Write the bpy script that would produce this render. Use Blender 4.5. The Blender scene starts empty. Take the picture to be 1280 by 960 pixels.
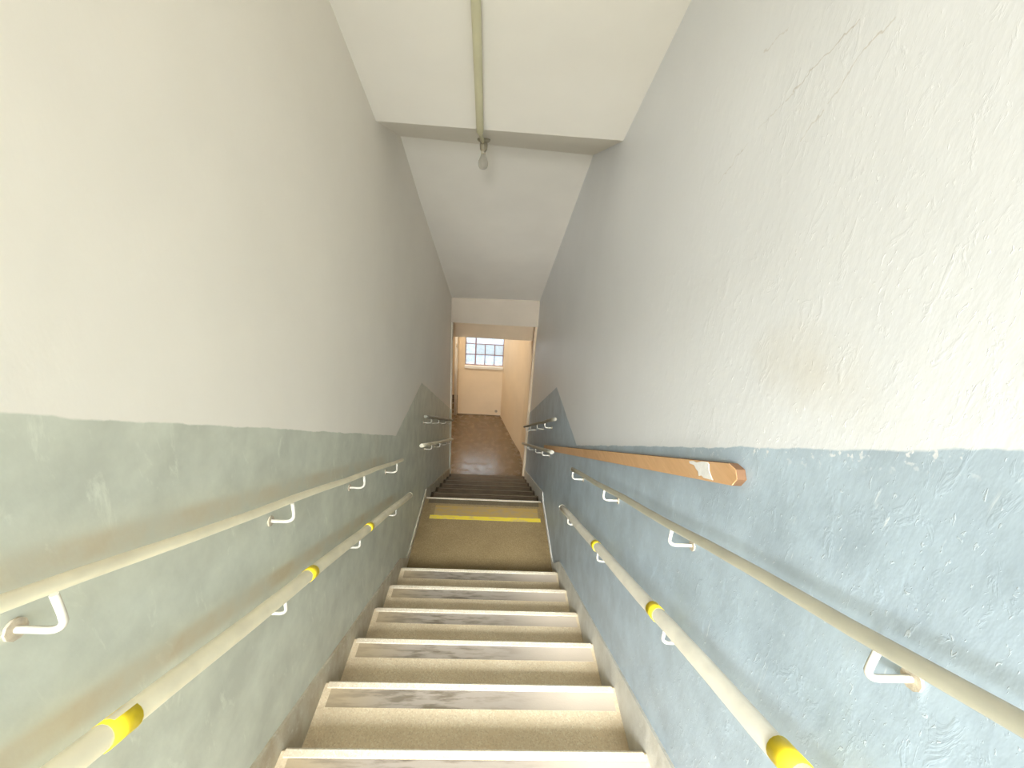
import bpy, bmesh, math, random
from mathutils import Vector, Matrix
random.seed(7)
S = bpy.context.scene
C = S.collection

# ------------------------------------------------------------------ camera
cd = bpy.data.cameras.new('camera')
cd.sensor_width = 36.0
cd.lens = 530.86 / 1280 * 36
cd.clip_start = 0.02
cam = bpy.data.objects.new('camera', cd)
C.objects.link(cam)
right = Vector((0.99754851, -0.02639989, 0.06480753))
up = Vector((-0.05111731, 0.35757637, 0.93248386))
fwd = Vector((0.04779112, 0.93351068, -0.35535029))
M = Matrix((right, up, -fwd)).transposed().to_4x4()
M.translation = Vector((0.01558, 0, 2.47145))
cam.matrix_world = M
S.camera = cam

# ------------------------------------------------------------------ light
S.view_settings.view_transform = 'Standard'
S.view_settings.look = 'None'
S.view_settings.gamma = 1
S.view_settings.use_curve_mapping = False
S.view_settings.exposure = 0.23

W = bpy.data.worlds.new('world')
S.world = W
W.use_nodes = True
wn = W.node_tree
bg = wn.nodes['Background']
bg.inputs['Color'].default_value = (0.66, 0.83, 1.0, 1)
bg.inputs['Strength'].default_value = 0.8


def area(name, loc, to, sx, sy, power, col, spread=180):
    l = bpy.data.lights.new(name, 'AREA')
    l.shape = 'RECTANGLE'
    l.size, l.size_y = sx, sy
    l.energy = power
    l.color = col
    l.spread = math.radians(spread)
    o = bpy.data.objects.new(name, l)
    C.objects.link(o)
    o.location = loc
    d = Vector(to) - Vector(loc)
    o.rotation_euler = d.to_track_quat('-Z', 'Y').to_euler()
    return o


# unseen beams added behind the camera, standing in for daylight down the stairs
area('stair_daylight_fill', (-0.6, -5.0, 8.0), (0.0, 1.5, 0.8), 3.0, 3.0, 300, (0.92, 0.97, 1.0), 90)
area('slope_fill', (-0.6, -6.0, 6.0), (0.0, 2.5, 1.0), 3.0, 3.0, 210, (0.93, 0.975, 1.0), 50)
area('level_beam_fill', (-0.4, -7.0, 3.4), (0.0, 3.5, 2.2), 1.5, 1.0, 8, (1.0, 0.97, 0.93), 25)
area('hall_fill', (-0.5, -4.2, 2.7), (0.05, 3.0, 1.9), 1.2, 1.5, 19, (0.94, 0.975, 1.0), 60)
# daylight from a side door of the upper hall, level with the handrails
area('daylight_side_door', (-0.57, -0.60, 2.42), (0.6, 0.9, 1.70), 0.14, 0.14, 9, (0.86, 0.94, 1.0))
# warm fill added over the upper hall, source unseen
area('hall_warm_fill', (0.15, -0.55, 4.02), (-0.1, 1.6, 0.4), 0.5, 0.5, 6, (1.0, 0.90, 0.72), 110)
# daylight through the lobby window; then an unseen warm fill added in the lobby
area('daylight_lobby_window', (-0.15, 9.3, 0.74), (-0.15, 7.9, -0.2), 1.3, 0.6, 26, (0.90, 0.96, 1.0))
area('lobby_warm_fill', (-1.0, 7.0, 1.35), (0.2, 7.3, -0.8), 0.35, 0.35, 26, (1.0, 0.89, 0.72))

# ------------------------------------------------------------------ node helpers


class N:
    """small node-graph writer"""

    def __init__(self, name):
        self.m = bpy.data.materials.new(name)
        self.m.use_nodes = True
        self.t = self.m.node_tree
        self.b = self.t.nodes['Principled BSDF']
        g = self.t.nodes.new('ShaderNodeNewGeometry')
        self.pos = g.outputs['Position']

    def new(self, typ, **kw):
        n = self.t.nodes.new(typ)
        for k, v in kw.items():
            setattr(n, k, v)
        return n

    def put(self, sock, v):
        if isinstance(v, bpy.types.NodeSocket):
            self.t.links.new(v, sock)
        elif isinstance(v, tuple) and len(v) == 3 and sock.type == 'RGBA':
            sock.default_value = (*v, 1)
        else:
            sock.default_value = v

    def math(self, op, a, b=0.0, c=None, clamp=False):
        n = self.new('ShaderNodeMath', operation=op, use_clamp=clamp)
        self.put(n.inputs[0], a)
        self.put(n.inputs[1], b)
        if c is not None:
            self.put(n.inputs[2], c)
        return n.outputs[0]

    def xyz(self):
        s = self.new('ShaderNodeSeparateXYZ')
        self.t.links.new(self.pos, s.inputs[0])
        return s.outputs

    def noise(self, scale, detail=3, rough=0.5, stretch=None, dist=0.0):
        n = self.new('ShaderNodeTexNoise')
        n.inputs['Scale'].default_value = scale
        n.inputs['Detail'].default_value = detail
        n.inputs['Roughness'].default_value = rough
        n.inputs['Distortion'].default_value = dist
        v = self.pos
        if stretch:
            mp = self.new('ShaderNodeMapping')
            mp.inputs['Scale'].default_value = stretch
            self.t.links.new(v, mp.inputs['Vector'])
            v = mp.outputs[0]
        self.t.links.new(v, n.inputs['Vector'])
        return n.outputs['Fac']

    def remap(self, v, a, b, c=0.0, d=1.0, smooth=False):
        n = self.new('ShaderNodeMapRange')
        if smooth:
            n.interpolation_type = 'SMOOTHSTEP'
        self.put(n.inputs['Value'], v)
        for k, x in zip(('From Min', 'From Max', 'To Min', 'To Max'), (a, b, c, d)):
            self.put(n.inputs[k], x)
        return n.outputs[0]

    def mix(self, f, a, b, blend='MIX'):
        n = self.new('ShaderNodeMix', data_type='RGBA', blend_type=blend)
        self.put(n.inputs[0], f)
        self.put(n.inputs[6], a)
        self.put(n.inputs[7], b)
        return n.outputs[2]

    def bump(self, h, strength=0.3, dist=0.01, prev=None):
        n = self.new('ShaderNodeBump')
        n.inputs['Strength'].default_value = strength
        n.inputs['Distance'].default_value = dist
        self.put(n.inputs['Height'], h)
        if prev is not None:
            self.put(n.inputs['Normal'], prev)
        return n.outputs[0]

    def done(self, col=None, rough=None, normal=None, spec=None, metal=None):
        for k, v in (('Base Color', col), ('Roughness', rough), ('Normal', normal), ('Specular IOR Level', spec), ('Metallic', metal)):
            if v is not None:
                self.put(self.b.inputs[k], v)
        return self.m


def simple(name, col, rough=0.6, var=0.12, scale=25.0, bump=0.0, metal=None, spec=None):
    g = N(name)
    f = g.noise(scale, 4)
    lo = tuple(c * (1 - var) for c in col)
    hi = tuple(min(1, c * (1 + var)) for c in col)
    c = g.mix(g.remap(f, 0.3, 0.7), lo, hi)
    nrm = g.bump(g.noise(scale * 3, 3), bump, 0.004) if bump else None
    return g.done(c, rough, nrm, spec, metal)


# plaster wall: white above, oil-painted dado below a line that follows the stairs
def wall_mat(name, upper, dado, y0, z0, slope1, y1, y2, slope2, y3, rails=(), glints=0.0, splash=0.0):
    g = N(name)
    x, y, z = g.xyz()
    line = g.math('ADD',
                  g.remap(y, y0, y1, z0 + slope1 * (y1 - y0), z0),
                  g.remap(y, y2, y3, 0.0, -slope2 * (y3 - y2)))
    h = g.math('SUBTRACT', z, line)
    wob = g.remap(g.noise(9, 5, 0.65), 0.2, 0.8, -0.006, 0.006)
    h2 = g.math('ADD', h, wob)
    edge = g.remap(h2, -0.002, 0.002)
    # paint splashes of the white coat on the grey one, just beneath the line
    if splash:
        sp = g.remap(g.noise(75, 2, 0.5), 0.60, 0.66)
        near = g.remap(h, -0.045, -0.004)
        lim = g.remap(y, 0.75, 1.35, 1.0, 0.0)
        edge = g.math('MAXIMUM', edge, g.math('MULTIPLY', g.math('MULTIPLY', sp, near), lim))
    big = g.noise(2.2, 4, 0.55)
    mid = g.noise(7.0, 5, 0.6)
    fine = g.noise(60, 3, 0.6, (1, 1, 0.45))
    up_c = g.mix(g.remap(big, 0.3, 0.7), tuple(c * 0.955 for c in upper), upper)
    da_c = g.mix(g.remap(mid, 0.32, 0.7), tuple(c * 0.86 for c in dado), tuple(min(1, c * 1.12) for c in dado))
    # pale scuffs where the coat has worn thin
    sc = g.remap(g.noise(13, 6, 0.68, (1, 1.6, 0.55), 0.6), 0.60, 0.74)
    da_c = g.mix(g.math('MULTIPLY', sc, 0.45), da_c, tuple(min(1, c * 1.45 + 0.03) for c in dado))
    # hand grime on the wall along the rails
    for zr, sl, ya, yb, amt in rails:
        d = g.math('SUBTRACT', z, g.math('MULTIPLY_ADD', y, -sl, zr))
        a = g.remap(g.math('ABSOLUTE', g.math('SUBTRACT', d, 0.012)), 0.012, 0.042, 1.0, 0.0, True)
        e = g.math('MULTIPLY', g.remap(y, ya - .05, ya + .05), g.remap(y, yb - .15, yb, 1.0, 0.0))
        n = g.remap(mid, 0.32, 0.62)
        da_c = g.mix(g.math('MULTIPLY', g.math('MULTIPLY', a, e), g.math('MULTIPLY', n, amt)), da_c, (0.50, 0.425, 0.29))
    # brownish damp blotches
    bl = g.remap(g.noise(1.7, 5, 0.6), 0.62, 0.78)
    da_c = g.mix(g.math('MULTIPLY', bl, 0.5), da_c, (0.42, 0.37, 0.28))
    glint_fleck = None
    if glints:
        near = g.remap(y, 0.5, 2.2, 1.0, 0.25)
        low = g.remap(z, 2.85, 2.45)
        f1 = g.remap(g.noise(85, 3, 0.6, (1, 1.5, 0.62), 0.7), 0.645, 0.70)
        patchy = g.remap(g.noise(4.5, 3, 0.6), 0.36, 0.60, 0.15, 1.0)
        glint_fleck = g.math('MULTIPLY', g.math('MULTIPLY', f1, patchy), g.math('MULTIPLY', near, low))
        up_c = g.mix(glint_fleck, up_c, (0.96, 0.965, 0.965))  # specular glints of the raised plaster painted in as pale flecks
        # long vertical dribbles of pale paint on the grey coat
        f2 = g.remap(g.noise(55, 3, 0.6, (1, 1.6, 0.16), 0.4), 0.68, 0.73)
        da_c = g.mix(g.math('MULTIPLY', g.math('MAXIMUM', g.math('MULTIPLY', f2, patchy), g.math('MULTIPLY', f1, 0.45)), 0.75), da_c, (0.80, 0.83, 0.83))
        # hairline cracks high on the wall
        wy = g.math('ADD', y, g.remap(g.noise(9, 4, .7), .2, .8, -.018, .018))
        wz = g.math('ADD', z, g.remap(g.noise(11, 4, .7), .2, .8, -.018, .018))
        crack = None
        for (ay, az), (by, bz) in (((1.247, 2.613), (1.143, 2.692)), ((1.12, 2.705), (0.86, 2.828)), ((0.94, 2.66), (0.90, 2.70)), ((0.89, 2.71), (0.793, 2.80)), ((1.167, 2.873), (1.084, 2.885))):
            L2 = (by - ay) ** 2 + (bz - az) ** 2
            ey, ez = g.math('SUBTRACT', wy, ay), g.math('SUBTRACT', wz, az)
            t = g.math('DIVIDE', g.math('ADD', g.math('MULTIPLY', ey, by - ay), g.math('MULTIPLY', ez, bz - az)), L2, clamp=True)
            qy = g.math('SUBTRACT', ey, g.math('MULTIPLY', t, by - ay))
            qz = g.math('SUBTRACT', ez, g.math('MULTIPLY', t, bz - az))
            d = g.math('SQRT', g.math('ADD', g.math('MULTIPLY', qy, qy), g.math('MULTIPLY', qz, qz)))
            c1 = g.remap(d, 0.0006, 0.0020, 1.0, 0.0)
            crack = c1 if crack is None else g.math('MAXIMUM', crack, c1)
        up_c = g.mix(g.math('MULTIPLY', crack, g.remap(mid, .35, .6, .05, .55)), up_c, (0.52, 0.47, 0.39))
        # soft grey-beige blotch above the wooden board
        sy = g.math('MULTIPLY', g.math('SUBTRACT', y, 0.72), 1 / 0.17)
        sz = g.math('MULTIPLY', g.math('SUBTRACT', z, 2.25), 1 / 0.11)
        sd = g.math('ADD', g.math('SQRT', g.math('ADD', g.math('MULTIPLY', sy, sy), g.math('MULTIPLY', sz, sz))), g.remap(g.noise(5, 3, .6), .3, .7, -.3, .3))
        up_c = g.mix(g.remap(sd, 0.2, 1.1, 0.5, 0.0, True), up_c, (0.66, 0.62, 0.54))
    col = g.mix(edge, da_c, up_c)
    rough = g.mix(edge, (0.42,) * 3, (0.42 if glints else 0.75,) * 3)
    n1 = g.bump(g.noise(3.5, 4, 0.55), 0.12, 0.03)
    n2 = g.bump(fine, 0.10 + 0.08 * glints, 0.003, n1)
    if glints:
        n2 = g.bump(glint_fleck, 0.30, 0.003, n2)
        drip = g.remap(g.noise(26, 4, 0.65, (1, 1.2, 0.6), 0.8), 0.58, 0.70)
        n2 = g.bump(drip, 0.12, 0.003, n2)
    return g.done(col, rough, n2, 0.5)


m_wall_left = wall_mat('plaster_left_warm_lit', (0.885, 0.84, 0.75), (0.61, 0.63, 0.53), 0.0, 1.10, 0.545, 2.53, 3.52, 0.57, 5.9,  # same paint as the right wall; warm light is tinted into these colours
                       rails=((2.218, 0.508, 0.0, 2.3, 0.75), (1.938, 0.52, 0.0, 2.5, 0.75)))
m_wall_right = wall_mat('plaster_right_cool_lit', (0.80, 0.81, 0.82), (0.445, 0.535, 0.605), 0.0, 1.115, 0.555, 2.48, 3.54, 0.58, 5.9,  # cool light falling on this side is tinted into these colours
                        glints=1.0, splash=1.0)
m_ceiling = simple('ceiling_paint', (0.86, 0.825, 0.745), 0.85, 0.035, 2.0, 0.08)
m_header = simple('lintel_cream_paint', (0.60, 0.53, 0.43), 0.8, 0.04, 3.0, 0.05)
m_lobby = simple('lobby_paint', (0.77, 0.62, 0.43), 0.7, 0.04, 3.0, 0.05)
m_lobby_white = simple('lobby_white_paint', (0.82, 0.78, 0.70), 0.7, 0.04, 3.0, 0.05)


def terrazzo(name, base, dark, light, rough=0.55, spec=0.4):
    g = N(name)
    v = g.new('ShaderNodeTexVoronoi')
    v.inputs['Scale'].default_value = 230
    g.t.links.new(g.pos, v.inputs['Vector'])
    r = g.new('ShaderNodeSeparateColor')
    g.t.links.new(v.outputs['Color'], r.inputs[0])
    c = g.mix(g.remap(r.outputs[0], 0.55, 0.95), base, light)
    c = g.mix(g.remap(r.outputs[1], 0.72, 0.9, 0.0, 0.6), c, dark)
    b = g.remap(g.noise(5, 5, 0.6), 0.35, 0.72)
    c = g.mix(g.math('MULTIPLY', b, 0.45), c, dark)
    x, y, z = g.xyz()
    # dirt gathered along both side walls
    e = g.remap(g.math('ABSOLUTE', x), 0.40, 0.60, 0.0, 0.55, True)
    c = g.mix(g.math('MULTIPLY', e, g.remap(g.noise(11, 4, .6), .3, .6)), c, tuple(d * 0.75 for d in dark))
    n = g.bump(g.noise(90, 2), 0.15, 0.003)
    rr = g.remap(g.noise(9, 3), 0.3, 0.7, rough - 0.1, rough + 0.12)
    return g.done(c, rr, n, spec)


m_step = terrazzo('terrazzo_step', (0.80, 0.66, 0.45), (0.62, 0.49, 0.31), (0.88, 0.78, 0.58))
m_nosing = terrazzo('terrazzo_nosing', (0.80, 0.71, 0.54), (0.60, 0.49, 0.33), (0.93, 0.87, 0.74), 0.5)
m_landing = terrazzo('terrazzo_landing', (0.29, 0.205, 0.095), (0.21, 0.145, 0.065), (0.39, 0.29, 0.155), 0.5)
m_lower_step = terrazzo('shade_darkened_step', (0.075, 0.05, 0.022), (0.045, 0.03, 0.012), (0.11, 0.08, 0.04), 0.75)  # shade over the lower flight put into this dark terrazzo
m_lower_edge = terrazzo('lower_step_edge', (0.15, 0.115, 0.065), (0.09, 0.065, 0.035), (0.21, 0.165, 0.10), 0.5)  # nosing colour darkened with the same shade
m_lobby_floor = terrazzo('lobby_floor_stone', (0.19, 0.13, 0.07), (0.135, 0.09, 0.045), (0.25, 0.18, 0.105), 0.24, spec=0.9)


def strip_mat():
    g = N('grey_grip_strip')
    x, y, z = g.xyz()
    f = g.noise(8, 4, .6, (1, 6, 1))
    dark = g.math('MULTIPLY', g.remap(f, .46, .62), g.remap(g.math('ABSOLUTE', g.math('ADD', x, .18)), .05, .42, 1.0, 0.15))
    c = g.mix(g.remap(x, -.52, -.30), (0.44, 0.345, 0.22), (0.37, 0.315, 0.255))
    c = g.mix(dark, c, (0.18, 0.145, 0.10))
    c = g.mix(g.remap(x, 0.18, 0.42), c, (0.58, 0.49, 0.385))
    return g.done(c, 0.6, g.bump(g.noise(180, 2), 0.2, 0.002))


m_strip = strip_mat()


def skirt_mat(name, hi, lo):
    g = N(name)
    f = g.noise(9, 5, .65, (1, 1.5, 1))
    c = g.mix(g.remap(f, .34, .66), hi, lo)
    c = g.mix(g.math('MULTIPLY', g.remap(g.noise(40, 4, .7), .58, .7), .5), c, (0.72, 0.69, 0.60))
    return g.done(c, 0.65, g.bump(g.noise(22, 4, .6), 0.35, 0.008))


m_skirt_l = skirt_mat('cement_skirting_left', (0.58, 0.54, 0.42), (0.46, 0.38, 0.26))
m_skirt_r = skirt_mat('cement_skirting_right', (0.72, 0.70, 0.63), (0.60, 0.57, 0.49))

m_rail = simple('cream_rail_paint', (0.82, 0.76, 0.56), 0.42, 0.08, 16, 0.12)
m_rail_r = simple('cream_rail_paint_right', (0.82, 0.78, 0.66), 0.40, 0.08, 16, 0.12)
m_rail_olive = simple('olive_grey_rail_paint', (0.43, 0.41, 0.32), 0.38, 0.08, 12, 0.08)
m_rail_dark = simple('shade_darkened_rail_paint', (0.26, 0.24, 0.18), 0.5, 0.1, 12, 0.08)  # far upper rails: lack of light put into a darker paint colour
m_bracket = simple('white_bracket_paint', (0.70, 0.665, 0.57), 0.45, 0.08, 30, 0.1)
m_plate = simple('rusty_wall_fixing', (0.55, 0.47, 0.35), 0.7, 0.2, 60, 0.2)
m_yellow = simple('yellow_tape', (0.95, 0.72, 0.025), 0.45, 0.06, 18)
m_conduit = simple('cream_conduit', (0.60, 0.57, 0.38), 0.5, 0.05, 8)
m_socket = simple('bakelite_socket', (0.33, 0.29, 0.20), 0.5, 0.1, 40)
m_brass = simple('dull_brass', (0.62, 0.57, 0.45), 0.35, 0.1, 40, 0, 0.6)
m_steel = simple('window_bar_paint', (0.34, 0.22, 0.24), 0.55, 0.1, 30)
m_dark = simple('dark_hollow', (0.06, 0.05, 0.045), 0.8, 0.1, 40)
m_dark_brown = simple('dark_skirting_and_shade', (0.16, 0.11, 0.065), 0.6, 0.2, 12, 0.1)


def glass_mat(name, col, alpha):
    g = N(name)
    tr = g.new('ShaderNodeBsdfTranslucent')
    g.put(tr.inputs['Color'], col)
    tp = g.new('ShaderNodeBsdfTransparent')
    g.put(tp.inputs['Color'], (0.97, 0.99, 1.0))
    gl = g.new('ShaderNodeBsdfGlossy')
    gl.inputs['Roughness'].default_value = 0.15
    f = g.remap(g.noise(14, 3), .3, .7, alpha - .12, alpha + .12)
    a = g.new('ShaderNodeMixShader')
    g.put(a.inputs[0], f)
    g.t.links.new(tp.outputs[0], a.inputs[1])
    g.t.links.new(tr.outputs[0], a.inputs[2])
    b = g.new('ShaderNodeMixShader')
    b.inputs[0].default_value = 0.05
    g.t.links.new(a.outputs[0], b.inputs[1])
    g.t.links.new(gl.outputs[0], b.inputs[2])
    out = g.t.nodes['Material Output']
    g.t.links.new(b.outputs[0], out.inputs['Surface'])
    return g.m


m_glass = glass_mat('frosted_glass', (0.86, 0.93, 1.0), 0.35)
m_glass_grey = glass_mat('greyer_frosted_glass', (0.66, 0.69, 0.70), 0.85)
m_bulb = glass_mat('bulb_glass', (0.88, 0.86, 0.80), 0.6)


def wood_mat():
    g = N('orange_varnished_wood')
    f = g.noise(6, 5, .6, (8, 0.9, 8), 1.0)
    c = g.mix(g.remap(f, .3, .7), (0.60, 0.33, 0.15), (0.74, 0.45, 0.23))
    n2 = g.noise(2.5, 3)
    c = g.mix(g.math('MULTIPLY', g.remap(n2, .45, .7), .5), c, (0.76, 0.50, 0.28))
    return g.done(c, 0.42, g.bump(f, .15, .003))


m_wood = wood_mat()
m_wood_dark = simple('wood_edge_shade', (0.22, 0.115, 0.055), 0.55, 0.15, 20)
m_white_patch = simple('torn_white_paper', (0.82, 0.80, 0.76), 0.7, 0.06, 60, 0.3)

# ------------------------------------------------------------------ mesh helpers


def mesh_obj(name, verts, faces, mat, parent=None, smooth=False, mats=None):
    me = bpy.data.meshes.new(name)
    me.from_pydata([tuple(v) for v in verts], [], faces)
    me.materials.append(mat)
    bm = bmesh.new()
    bm.from_mesh(me)
    bmesh.ops.recalc_face_normals(bm, faces=bm.faces)
    bm.to_mesh(me)
    bm.free()
    if smooth:
        for p in me.polygons:
            p.use_smooth = True
    o = bpy.data.objects.new(name, me)
    C.objects.link(o)
    if parent is not None:
        o.parent = parent
        o.matrix_parent_inverse = Matrix.Translation(-parent_loc(parent))
    return o


def parent_loc(p):
    return Vector(p.location)          # meshes sit at the origin, empties at the thing's base


def bevel(o, w, seg=2):
    m = o.modifiers.new('bevel', 'BEVEL')
    m.width = w
    m.segments = seg
    m.limit_method = 'ANGLE'
    return o


def box(name, x0, x1, y0, y1, z0, z1, mat, parent=None, bev=0):
    v = [(x, y, z) for x in (x0, x1) for y in (y0, y1) for z in (z0, z1)]
    f = [(0, 1, 3, 2), (4, 6, 7, 5), (0, 4, 5, 1), (2, 3, 7, 6), (0, 2, 6, 4), (1, 5, 7, 3)]
    o = mesh_obj(name, v, f, mat, parent)
    if bev:
        bevel(o, bev)
    return o


def prism_x(name, prof, x0, x1, mat, parent=None, bev=0):
    """profile in (y, z), extruded along x; x0/x1 may be functions of y"""
    n = len(prof)
    fx = lambda q, y: q(y) if callable(q) else q
    v = [(fx(x0, y), y, z) for y, z in prof] + [(fx(x1, y), y, z) for y, z in prof]
    f = [tuple(range(n)), tuple(range(2 * n - 1, n - 1, -1))]
    f += [(i, (i + 1) % n, n + (i + 1) % n, n + i) for i in range(n)]
    o = mesh_obj(name, v, f, mat, parent)
    if bev:
        bevel(o, bev)
    return o


def tube(name, pts, r, mat, parent=None, seg=12, flat=1.0):
    pts = [Vector(p) for p in pts]
    verts, faces = [], []
    prev = None
    for i, p in enumerate(pts):
        a = pts[max(0, i - 1)]
        b = pts[min(len(pts) - 1, i + 1)]
        t = (b - a).normalized()
        if prev is None:
            ref = Vector((0, 0, 1)) if abs(t.z) < 0.9 else Vector((1, 0, 0))
            n = (ref - t * ref.dot(t)).normalized()
        else:
            n = (prev - t * prev.dot(t)).normalized()
        prev = n
        bn = t.cross(n)
        rr = r[i] if isinstance(r, (list, tuple)) else r
        for k in range(seg):
            a_ = 2 * math.pi * k / seg
            verts.append(p + n * math.cos(a_) * rr * flat + bn * math.sin(a_) * rr)
    for i in range(len(pts) - 1):
        for k in range(seg):
            k2 = (k + 1) % seg
            faces.append((i * seg + k, i * seg + k2, (i + 1) * seg + k2, (i + 1) * seg + k))
    faces.append(tuple(range(seg - 1, -1, -1)))
    faces.append(tuple((len(pts) - 1) * seg + k for k in range(seg)))
    o = mesh_obj(name, verts, faces, mat, parent, True)
    for p in o.data.polygons:
        if len(p.vertices) > 4:
            p.use_smooth = False
    return o


def lathe(name, prof, loc, mat, parent=None, seg=20):
    """prof: (radius, z) going down or up"""
    verts, faces = [], []
    for r, z in prof:
        for k in range(seg):
            a = 2 * math.pi * k / seg
            verts.append((loc[0] + r * math.cos(a), loc[1] + r * math.sin(a), loc[2] + z))
    for i in range(len(prof) - 1):
        for k in range(seg):
            k2 = (k + 1) % seg
            faces.append((i * seg + k, i * seg + k2, (i + 1) * seg + k2, (i + 1) * seg + k))
    faces.append(tuple(range(seg)))
    faces.append(tuple((len(prof) - 1) * seg + k for k in range(seg - 1, -1, -1)))
    return mesh_obj(name, verts, faces, mat, parent, True)


def empty(name, loc, label, cat, group=None):
    o = bpy.data.objects.new(name, None)
    C.objects.link(o)
    o.location = loc
    o.empty_display_size = 0.1
    return tag(o, label, cat, group)


def tag(o, label, cat, group=None):
    o['label'] = label
    o['category'] = cat
    if group:
        o['group'] = group
    return o


def struct(o, label=None):
    o['kind'] = 'structure'
    if label:
        o['label'] = label
        o['category'] = 'structure'
    return o


# ------------------------------------------------------------------ dimensions
RISE, RUN, Y0 = 0.1719, 0.3273, 2.505       # upper flight, nose k at (Y0-k*RUN, k*RISE)
ZL = -RISE                                   # landing level
Y2, RUN2, RISE2 = 3.62, 0.327, 0.165         # lower flight, landing nose at Y2
ZF = ZL - 7 * RISE2                          # lobby level
ZT = 6 * RISE                                # upper hall level
YE = 5.75                                    # end of the stair walls
YB = 8.06                                    # lobby back wall
YH = -2.0                                    # back of the upper hall


def xl(y):
    return -0.60 if y <= 3.5 else -0.60 + 0.035 * (y - 3.5) / 2.2


def xr(y):
    return 0.60


# ------------------------------------------------------------------ room shell
def ceil_z(y):
    if y < -0.3:
        return 2.88 + 0.47 * (2.36 + 0.3)
    if y < 2.36:
        return 2.88 + 0.47 * (2.36 - y)
    return 2.88


def side_wall(name, side, mat):
    ys = [YH, -1.0, 0, 1, 2, 3, 3.5, 4.0, 4.5, 5, 5.4, YE]
    zt, zb = 4.35, -1.5
    v, f = [], []
    for y in ys:
        xi = xl(y) if side < 0 else xr(y)
        xo = side * 0.78
        v += [(xi, y, zb), (xi, y, zt), (xo, y, zt), (xo, y, zb)]
    for i in range(len(ys) - 1):
        a, b = 4 * i, 4 * i + 4
        for k in range(4):
            k2 = (k + 1) % 4
            f.append((a + k, a + k2, b + k2, b + k))
    f.append((3, 2, 1, 0))
    e = 4 * (len(ys) - 1)
    f.append((e, e + 1, e + 2, e + 3))
    return struct(mesh_obj(name, v, f, mat))


side_wall('wall_left', -1, m_wall_left)
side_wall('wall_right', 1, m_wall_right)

struct(prism_x('ceiling', [(-0.3, ceil_z(-0.3)), (2.36, 2.88), (2.40, 2.90), (2.40, 3.2), (-0.3, 4.45)], -0.601, 0.601, m_ceiling))
struct(box('ceiling.004', -0.601, 0.601, YH, -0.3, ceil_z(-1), 4.4, m_ceiling))
# flat soffit over the landing, its far edge a little askew, then the slope over the lower flight
sv = [(-.601, 2.36, 2.88), (.601, 2.36, 2.88), (.601, 3.10, 2.912), (-.601, 2.90, 2.905),
      (-.601, 2.36, 3.05), (.601, 2.36, 3.05), (.601, 3.10, 3.08), (-.601, 2.90, 3.08)]
sf = [(0, 1, 2, 3), (7, 6, 5, 4), (0, 4, 5, 1), (1, 5, 6, 2), (2, 6, 7, 3), (3, 7, 4, 0)]
struct(mesh_obj('ceiling.001', sv, sf, m_ceiling))
ga, gb, gc, gd = Vector((-.601, 2.90, 2.905)), Vector((.601, 3.10, 2.912)), Vector((.601, 5.66, 1.515)), Vector((-.601, 5.66, 1.485))
G = 10
sv, sf = [], []
for lift in (0.0, 0.25):
    for i in range(G + 1):
        for j in range(G + 1):
            u, w = i / G, j / G
            sv.append((ga * (1 - u) + gb * u) * (1 - w) + (gd * (1 - u) + gc * u) * w + Vector((0, 0, lift)))
Q = (G + 1) ** 2
for i in range(G):
    for j in range(G):
        k = i * (G + 1) + j
        sf.append((k, k + 1, k + G + 2, k + G + 1))
        sf.append((Q + k, Q + k + G + 1, Q + k + G + 2, Q + k + 1))
rim = [j for j in range(G + 1)] + [i * (G + 1) + G for i in range(1, G + 1)] + [G * (G + 1) + j for j in range(G - 1, -1, -1)] + [i * (G + 1) for i in range(G - 1, 0, -1)]
for a_, b_ in zip(rim, rim[1:] + rim[:1]):
    sf.append((a_, b_, Q + b_, Q + a_))
struct(mesh_obj('ceiling.002', sv, sf, m_ceiling))
# lintel and jambs at the foot of the stairs, the lower beam in the lobby behind
struct(box('trim_1', -0.60, 0.60, 5.64, YE + 0.02, 1.165, 1.75, m_header))
struct(box('trim_2', -0.60, -0.552, 5.64, YE + 0.02, ZF, 1.165, m_wall_left))
struct(box('trim_3', 0.566, 0.62, 5.69, YE + 0.02, ZF, 1.165, m_lobby))
struct(box('trim_4', -1.7, 0.62, 6.22, 6.44, 0.815, 1.40, m_lobby))

# floors
up = struct(box('floor', -0.60, 0.60, YH, Y0 - 6 * RUN - 0.03, ZT - 0.2, ZT, m_step))
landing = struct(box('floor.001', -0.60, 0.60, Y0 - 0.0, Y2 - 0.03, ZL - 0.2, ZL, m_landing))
lob = struct(prism_x('floor.002', [(Y2 + 6 * RUN2 - 0.02, ZF - 0.15), (8.9, ZF - 0.15), (8.9, ZF), (Y2 + 6 * RUN2 - 0.02, ZF)], lambda y: -1.7 if y > 8 else -0.6, 0.62, m_lobby_floor))
bpy.data.objects.remove(lob)
lob = struct(mesh_obj('floor.002',
                      [(x, y, z) for z in (ZF - .15, ZF) for x, y in ((-.6, 5.54), (.62, 5.54), (.62, 9), (-1.75, 9), (-1.75, 5.78), (-.6, 5.78))],
                      [(0, 1, 2, 3, 4, 5), (11, 10, 9, 8, 7, 6)] + [(i, (i + 1) % 6, 6 + (i + 1) % 6, 6 + i) for i in range(6)], m_lobby_floor))

# lobby walls
wx0, wx1, wz0, wz1 = -0.535, 0.222, -0.245, 0.80
bw = []
BX0 = -0.665


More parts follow.
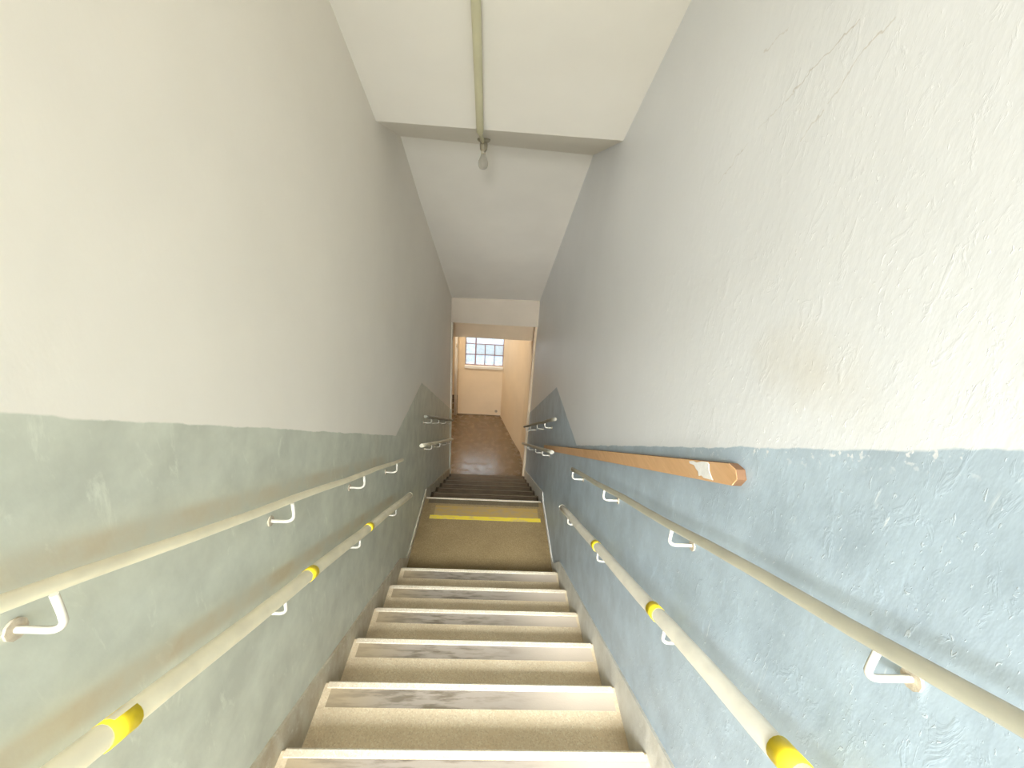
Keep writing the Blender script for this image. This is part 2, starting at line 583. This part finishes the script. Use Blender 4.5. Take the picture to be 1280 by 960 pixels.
def wall_with_hole(name, x0, x1, y, th, z0, z1, hx0, hx1, hz0, hz1, mat):
    xs, zs = [x0, hx0, hx1, x1], [z0, hz0, hz1, z1]
    v = [(x, yy, z) for yy in (y, y + th) for x in xs for z in zs]
    idx = lambda s, i, k: s * 16 + i * 4 + k
    f = []
    for i in range(3):
        for k in range(3):
            if i == 1 and k == 1:
                continue
            for s in (0, 1):
                q = (idx(s, i, k), idx(s, i + 1, k), idx(s, i + 1, k + 1), idx(s, i, k + 1))
                f.append(q if s == 0 else q[::-1])
    ring = [(1, 1), (2, 1), (2, 2), (1, 2)]
    for a, b in zip(ring, ring[1:] + ring[:1]):
        f.append((idx(0, *a), idx(0, *b), idx(1, *b), idx(1, *a)))
    out = [(0, 0), (3, 0), (3, 3), (0, 3)]
    loop = [(0, 0), (1, 0), (2, 0), (3, 0), (3, 1), (3, 2), (3, 3), (2, 3), (1, 3), (0, 3), (0, 2), (0, 1)]
    for a, b in zip(loop, loop[1:] + loop[:1]):
        f.append((idx(1, *a), idx(1, *b), idx(0, *b), idx(0, *a)))
    return struct(mesh_obj(name, v, f, mat))


wall_with_hole('wall_back', BX0, 0.60, YB, 0.18, ZF - .02, 1.42, wx0, wx1, wz0, wz1, m_lobby)
rp = [(0.600, 5.77), (0.603, 6.28), (0.575, 6.60), (0.50, 6.88), (0.44, 7.10), (0.229, YB)]
ro = [(0.74, 5.77), (0.74, 6.28), (0.74, 6.60), (0.74, 6.88), (0.74, 7.10), (0.74, YB)]
n = len(rp)
v = [(x, y, ZF - .02) for x, y in rp] + [(x, y, 1.42) for x, y in rp] + [(x, y, ZF - .02) for x, y in ro] + [(x, y, 1.42) for x, y in ro]
f = []
for i in range(n - 1):
    f += [(i, i + 1, n + i + 1, n + i), (2 * n + i, 3 * n + i, 3 * n + i + 1, 2 * n + i + 1),
          (n + i, n + i + 1, 3 * n + i + 1, 3 * n + i), (i, 2 * n + i, 2 * n + i + 1, i + 1)]
f += [(0, n, 3 * n, 2 * n), (n - 1, 3 * n - 1, 4 * n - 1, 2 * n - 1)]
struct(mesh_obj('wall_lobby_right', v, f, m_lobby))
struct(box('wall_lobby_left', -1.85, -1.70, 5.6, 9.05, ZF - .02, 1.42, m_lobby))
struct(box('wall_lobby_front', -1.75, -0.76, 5.6, 5.76, ZF - .02, 1.42, m_lobby))
struct(box('wall_lobby_end', -1.75, BX0 - .0, 8.85, 9.0, ZF - .02, 1.42, m_lobby))
struct(box('wall_lobby_side', BX0, BX0 + .12, YB + .18, 8.86, ZF - .02, 1.42, m_lobby))
struct(box('ceiling.003', -1.80, 0.74, YE, 9.0, 1.40, 1.50, m_ceiling))
struct(box('baseboard_lobby_end', -1.69, BX0 - 0.001, 8.83, 8.851, ZF, ZF + .10, m_dark_brown))
struct(box('shadow_line_lobby_back', BX0, 0.226, YB - .012, YB + .001, ZF, ZF + .016, m_dark_brown))  # thin dark strip painting the shadow line at the wall foot

# unseen block added behind the camera to cut daylight off the upper walls
struct(box('light_cutoff', -0.60, 0.60, -1.15, -1.0, 3.05, 4.25, m_lobby_white))

# skirting of plaster along both sides, following the steps
def skirt(name, side, mat, hs, hl):
    xw = 0.60
    th = 0.010
    top = [(YH + .01, ZT + hl), (Y0 - 6 * RUN - .12, ZT + hl)]
    ys = [Y0 - k * RUN for k in range(6, -1, -1)]
    top += [(y, (Y0 - y) / RUN * RISE + hs) for y in ys]
    top += [(Y0 + .20, ZL + hl + .03), (Y0 + .30, ZL + hl), (Y2 - .05, ZL + hl)]
    for k in range(0, 7):
        top.append((Y2 + k * RUN2 + .04, ZL - k * RISE2 + hs - .02))
    bot = [(YE - .12, ZF - .05), (Y2 + RUN2, ZL - 3.0 * RISE2), (Y2 - .3, ZL - .25), (Y0 - .2, ZL - .2), (Y0 - 4 * RUN, RISE), (0.0, ZT - .4), (YH + .01, ZT - .1)]
    top.append((YE - .12, ZL - 7 * RISE2 + .09))
    prof = top + bot
    if side < 0:
        xa = lambda y: xl(y) - .01
        xb = lambda y: xl(y) + th
    else:
        xa = lambda y: xr(y) - th
        xb = lambda y: xr(y) + .01
    return struct(prism_x(name, prof, xa, xb, mat))


skirt('baseboard_left', -1, m_skirt_l, 0.085, 0.045)
skirt('baseboard_right', 1, m_skirt_r, 0.105, 0.035)

# ------------------------------------------------------------------ stairs
def make_step(root, y, z, run, rise, first=False):
    """one step whose nose is at (y, z); body back to the next riser"""
    lip, th = 0.022, 0.045
    prof = [(y, z - .006), (y - .008, z), (y - run - 0.03, z), (y - run - 0.03, z - rise - .03), (y - lip, z - rise - .03),
            (y - lip, z - th), (y - .006, z - th), (y, z - th + .008)]
    s = prism_x('step', prof, -0.596, 0.592, m_step, root)
    # pale worn nosing bead, then the grey abrasive strip behind it
    npf = [(y + .004, z - .012), (y + .003, z - .002), (y - .004, z + .003), (y - .024, z + .003), (y - .027, z), (y - .027, z - .02), (y + .004, z - .032)]
    nn = prism_x('nosing', npf, -0.578, 0.580, m_nosing, s)
    g = box('grip_strip', -0.56, 0.575, y - .098, y - .029, z - .004, z + .0015, m_strip, s)
    return s


st = empty('staircase', (0, Y0, ZL), 'upper flight of tan terrazzo steps with pale nosings, nearest the viewer', 'staircase')
for k in range(0, 7):
    make_step(st, Y0 - k * RUN, k * RISE, RUN, RISE)
# landing edge
nl = prism_x('nosing', [(Y2 + .004, ZL - .012), (Y2 - .004, ZL + .003), (Y2 - .024, ZL + .003), (Y2 - .03, ZL - .02), (Y2, ZL - .04)], -0.578, 0.58, m_nosing, landing)
gl = box('grip_strip', -0.55, 0.55, Y2 - .098, Y2 - .029, ZL - .004, ZL + .0015, m_lower_edge, landing)
st2 = empty('staircase', (0, Y2, ZL), 'lower flight of steps, shade put into their dark brown colour, descending from the landing to the lobby', 'staircase')
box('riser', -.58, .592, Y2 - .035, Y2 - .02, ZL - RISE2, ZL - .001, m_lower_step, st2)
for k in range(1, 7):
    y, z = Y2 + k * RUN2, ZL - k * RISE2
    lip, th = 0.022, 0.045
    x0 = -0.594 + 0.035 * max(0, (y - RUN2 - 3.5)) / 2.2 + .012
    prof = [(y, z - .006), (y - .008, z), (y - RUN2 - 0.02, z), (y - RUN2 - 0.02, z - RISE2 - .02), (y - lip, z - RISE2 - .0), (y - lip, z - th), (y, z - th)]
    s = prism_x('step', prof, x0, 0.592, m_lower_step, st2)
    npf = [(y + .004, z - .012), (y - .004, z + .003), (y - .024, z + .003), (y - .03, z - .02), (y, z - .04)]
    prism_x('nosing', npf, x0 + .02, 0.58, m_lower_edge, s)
    box('grip_strip', x0 + .03, 0.57, y - .098, y - .029, z - .004, z + .0015, m_dark_brown, s)


# yellow warning strip on the landing, with a worn ghost of an older one
def worn_yellow(name, keep, bare, lo, hi):
    g = N(name)
    f = g.noise(16, 5, .65, (1, 2, 1))
    c = g.mix(g.remap(f, lo, hi), keep, bare)
    return g.done(c, .55, g.bump(g.noise(60, 2), .1, .002))


m_wy = worn_yellow('worn_yellow_paint', (0.80, 0.62, 0.05), (0.60, 0.46, 0.20), .50, .66)
m_wg = worn_yellow('yellow_ghost', (0.44, 0.29, 0.08), (0.37, 0.27, 0.14), .44, .62)
ws = box('warning_strip', -0.505, 0.548, 3.291, 3.342, ZL - .001, ZL + .0015, m_wy, landing)
ws['label'] = 'worn yellow warning strip painted across the landing'
wg = box('faded_strip', -0.47, 0.53, 3.345, 3.49, ZL - .001, ZL + .001, m_wg, landing)
wg['label'] = 'faded rubbed-out yellow band beyond the bright strip'


# ------------------------------------------------------------------ handrails
def bracket(parent, side, y, z, x_rail, drop=0.055, r=0.0050, mat=None):
    """hook: leaves the underside of the rail, turns and runs into the wall"""
    xw = (xl(y) if side < 0 else xr(y))
    dx = xw - x_rail
    pts = [(x_rail, y, z - .004), (x_rail, y, z - drop * .55)]
    for a in range(1, 6):
        t = a / 5 * math.pi / 2
        rr = drop * .38
        pts.append((x_rail + side * rr * (1 - math.cos(t)), y, z - drop * .62 - rr * math.sin(t)))
    zz = pts[-1][2]
    pts.append((x_rail + dx * .75, y, zz))
    pts.append((xw + side * .004, y, zz))
    b = tube('bracket', pts, r, mat or m_bracket, parent, 8)
    v = []
    wallp = tube('wall_plate', [(xw - side * .004, y, zz), (xw + side * .003, y, zz)], 0.015, m_plate, b, 10)
    return b


def handrail(label, side, x, ya, yb, zline, r, mat, ys, bands=(), group=None, seg=16, ends=True, drop=.055, flat=1.0):
    z0 = zline(ya)
    root = empty('handrail', (x, (ya + yb) / 2, zline((ya + yb) / 2)), label, 'handrail', group)
    nseg = 14
    pts = []
    rnd = random.Random(hash((round(x, 3), round(ya, 3))) & 0xffff)
    for i in range(nseg + 1):
        y = ya + (yb - ya) * i / nseg
        w = 0.0025 * math.sin(i * 1.7 + x * 9)
        pts.append((x, y, zline(y) + (w if 0 < i < nseg else 0)))
    tube('pipe', pts, r, mat, root, seg, flat)
    if ends:
        d = (Vector(pts[-1]) - Vector(pts[-2])).normalized()
        p = Vector(pts[-1])
        tube('end_cap', [p - d * .004, p + d * .004, p + d * .009], [r * 1.06, r * 1.06, r * .7], mat, root, seg)
    for y in ys:
        bracket(root, side, y, zline(y) - r * .8, x, drop)
    for y, w in bands:
        h = w / 2
        tube('yellow_band', [(x, y - h, zline(y - h)), (x, y + h, zline(y + h))], r * 1.07, m_yellow, root, seg, flat)
    return root


handrail('thin cream upper handrail on the left wall of the near flight', -1, -0.53, -0.30, 2.37, lambda y: 1.018 + .508 * (2.363 - y), 0.0105, m_rail,
         [-.18, .427, 1.018, 1.636, 2.235], drop=.068)
handrail('thick cream lower handrail with yellow bands on the left wall of the near flight', -1, -0.53, -0.30, 2.58, lambda y: .60 + .52 * (2.574 - y), 0.0195, m_rail,
         [-.25, .27, .908, 1.521, 2.172], [(.434, .046), (1.062, .042), (1.652, .042)])
handrail('thin olive-grey upper handrail on the right wall of the near flight', 1, 0.53, -0.30, 2.21, lambda y: 1.104 + .492 * (2.196 - y), 0.0115, m_rail_olive,
         [-.2, .376, .934, 1.553, 2.182])
handrail('thick cream lower handrail with yellow bands on the right wall of the near flight', 1, 0.53, -0.30, 2.35, lambda y: .711 + .503 * (2.346 - y), 0.0205, m_rail_r,
         [-.30, .20, .845, 1.495, 2.144], [(.412, .05), (.914, .042), (1.533, .042)])
handrail('upper handrail, shade put into its dark paint, on the left wall of the lower flight', -1, -0.525, 3.25, 5.6, lambda y: .702 + .50 * (3.649 - y), 0.0145, m_rail_dark,
         [3.58, 4.10, 4.75, 5.35], drop=.045)
handrail('lower handrail of the far flight on the left wall, its near end lit', -1, -0.525, 3.05, 5.6, lambda y: .74 + .518 * (3.044 - y), 0.0165, m_rail,
         [3.60, 4.2, 4.85, 5.4], drop=.05)
handrail('upper handrail, shade put into its dark paint, on the right wall of the lower flight', 1, 0.53, 3.02, 5.62, lambda y: 1.044 - .530 * (y - 3.02), 0.0145, m_rail_dark,
         [3.55, 4.11, 4.8, 5.35], drop=.05)
handrail('lower handrail of the far flight on the right wall, just beneath the wooden board', 1, 0.53, 2.99, 5.62, lambda y: .758 - .522 * (y - 2.996), 0.0165, m_rail_olive,
         [3.53, 4.05, 4.8, 5.35], drop=.05)

# ------------------------------------------------------------------ wooden board on the right wall
bt = lambda y: 1.981 - .5415 * (y - .844)
hb = .056
prof = [(.845, bt(.845)), (.815, bt(.815) - .014), (.800, bt(.80) - .040), (.812, bt(.812) - hb * 1.03), (3.78, bt(3.78) - hb), (3.78, bt(3.78))]
bd = prism_x('wooden_board', prof, 0.576, 0.5995, m_wood)
bd.data.materials.append(m_wood_dark)
for p in bd.data.polygons:
    if abs(p.normal.x) < .5:
        p.material_index = 1  # edge faces are the same wood, their shade put into a darker colour
bevel(bd, .0012, 1)
tag(bd, 'long orange-brown wooden board fixed aslant on the right wall, white scrap near its end', 'board')
# torn white scrap stuck on the board's face
pv = [(1.013, -.006), (.995, -.004), (.975, -.008), (.955, -.003), (.928, -.003), (.918, -.010), (.912, -.026), (.900, -.038), (.885, -.052),
      (.925, -.050), (.938, -.044), (.950, -.047), (.958, -.034), (.972, -.026), (.985, -.016), (1.008, -.013)]
prism_x('torn_label', [(y, bt(y) + d) for y, d in pv], 0.5746, 0.5762, m_white_patch, bd)['label'] = 'torn white scrap on the board'

# ------------------------------------------------------------------ conduit and bulb on the ceiling
cx = -0.102
cp = []
for y in (-1.2, -.6, -.3, .2, .8, 1.4, 1.9, 2.2, 2.34):
    cp.append((cx + .012 * (y - 2.3) * -.2, y, ceil_z(y) - (.0178 if y < -.3 else .0198)))
cp += [(cx, 2.365, 2.8665), (cx, 2.39, 2.868), (cx, 2.66, 2.8755)]
cond = tube('conduit', cp, [.0172] * 9 + [.0125, .011, .011], m_conduit, None, 12)
tag(cond, 'cream electrical conduit running down the middle of the sloping ceiling', 'conduit')
for y in (.9,):
    z = ceil_z(y) - .0198
    tube('clip', [(cx, y - .008, z + .004), (cx, y + .008, z - .004 + .0)], .0195, m_conduit, cond, 12)
lp = (cx + .005, 2.70, 2.893)
lamp = empty('ceiling_bulb', lp, 'bare unlit clear bulb in a dark socket at the end of the ceiling conduit', 'lamp')
lathe('base_plate', [(.036, .0), (.036, -.008), (.028, -.014)], lp, m_socket, lamp)
lathe('socket', [(.021, -.012), (.022, -.030), (.020, -.052), (.015, -.060)], lp, m_socket, lamp)
lathe('bulb_cap', [(.013, -.058), (.0135, -.068), (.0125, -.076)], lp, m_brass, lamp)
bl = lathe('bulb', [(.0125, -.074), (.015, -.084), (.021, -.096), (.0265, -.110), (.0285, -.122), (.027, -.136), (.021, -.147), (.010, -.153), (.002, -.1545)], lp, m_bulb, lamp)

# ------------------------------------------------------------------ lobby window
win = struct(bpy.data.objects.new('window_1', None))
C.objects.link(win)
win.location = (0, YB, wz0)
yb = YB + .05
bx = [-.527, -.332, -.146, .043, .216]
bz = [-.240, -.024, .195, .42, .79]
for i, x in enumerate(bx):
    top = bz[4] if i in (0, 1, 4) else bz[2]
    w = .011 if i == 1 else .007
    box('frame' if i in (0, 4) else 'mullion', x - w, x + w, yb - .012, yb + .018, bz[0], top, m_steel, win)
for i, z in enumerate(bz):
    if i == 3:
        box('glazing_bar', bx[0], bx[1], yb - .008, yb + .014, z - .006, z + .006, m_steel, win)
    else:
        box('frame' if i in (0, 4) else 'glazing_bar', bx[0], bx[4], yb - .010, yb + .016, z - .007, z + .007, m_steel, win)
cols = list(zip(bx[:-1], bx[1:]))
for r in range(2):
    for c, (a, b) in enumerate(cols):
        box('pane', a + .004, b - .004, yb, yb + .004, bz[r] + .004, bz[r + 1] - .004, m_glass_grey if (r == 1 and c > 0) else m_glass, win)
box('pane', bx[0] + .004, bx[1] - .004, yb, yb + .004, bz[2] + .004, bz[3] - .004, m_glass, win)
box('pane', bx[0] + .004, bx[1] - .004, yb, yb + .004, bz[3] + .004, bz[4] - .004, m_glass, win)
box('pane', bx[1] + .004, bx[4] - .004, yb, yb + .004, bz[2] + .004, bz[4] - .004, m_glass, win)
box('sill', wx0 - .004, wx1 + .004, YB - .035, YB + .06, wz0 - .052, wz0 - .002, m_lobby_white, win, .004)

# cream pipe at the corner of the lobby, with a small hook
pp = tube('drain_pipe', [(-.705, 8.03, ZF), (-.705, 8.03, -.2), (-.705, 8.03, .6), (-.705, 8.03, 1.399)], .032, m_lobby_white, None, 14)
tag(pp, 'pale vertical pipe at the left corner of the lobby beyond the opening', 'pipe')
tube('pipe_hook', [(-.705, 8.00, .20), (-.70, 7.975, .185), (-.70, 7.97, .15), (-.695, 7.985, .14)], .008, m_plate, pp, 8)

# small dark outlet low on the back wall
oo = tube('wall_outlet', [(.135, YB - .004, -1.22), (.135, YB + .004, -1.22)], .026, m_dark, None, 14)
tag(oo, 'small dark round outlet low on the lobby back wall under the window', 'outlet')
tube('ring', [(.135, YB - .006, -1.22), (.135, YB + .002, -1.22)], .020, m_socket, oo, 14)
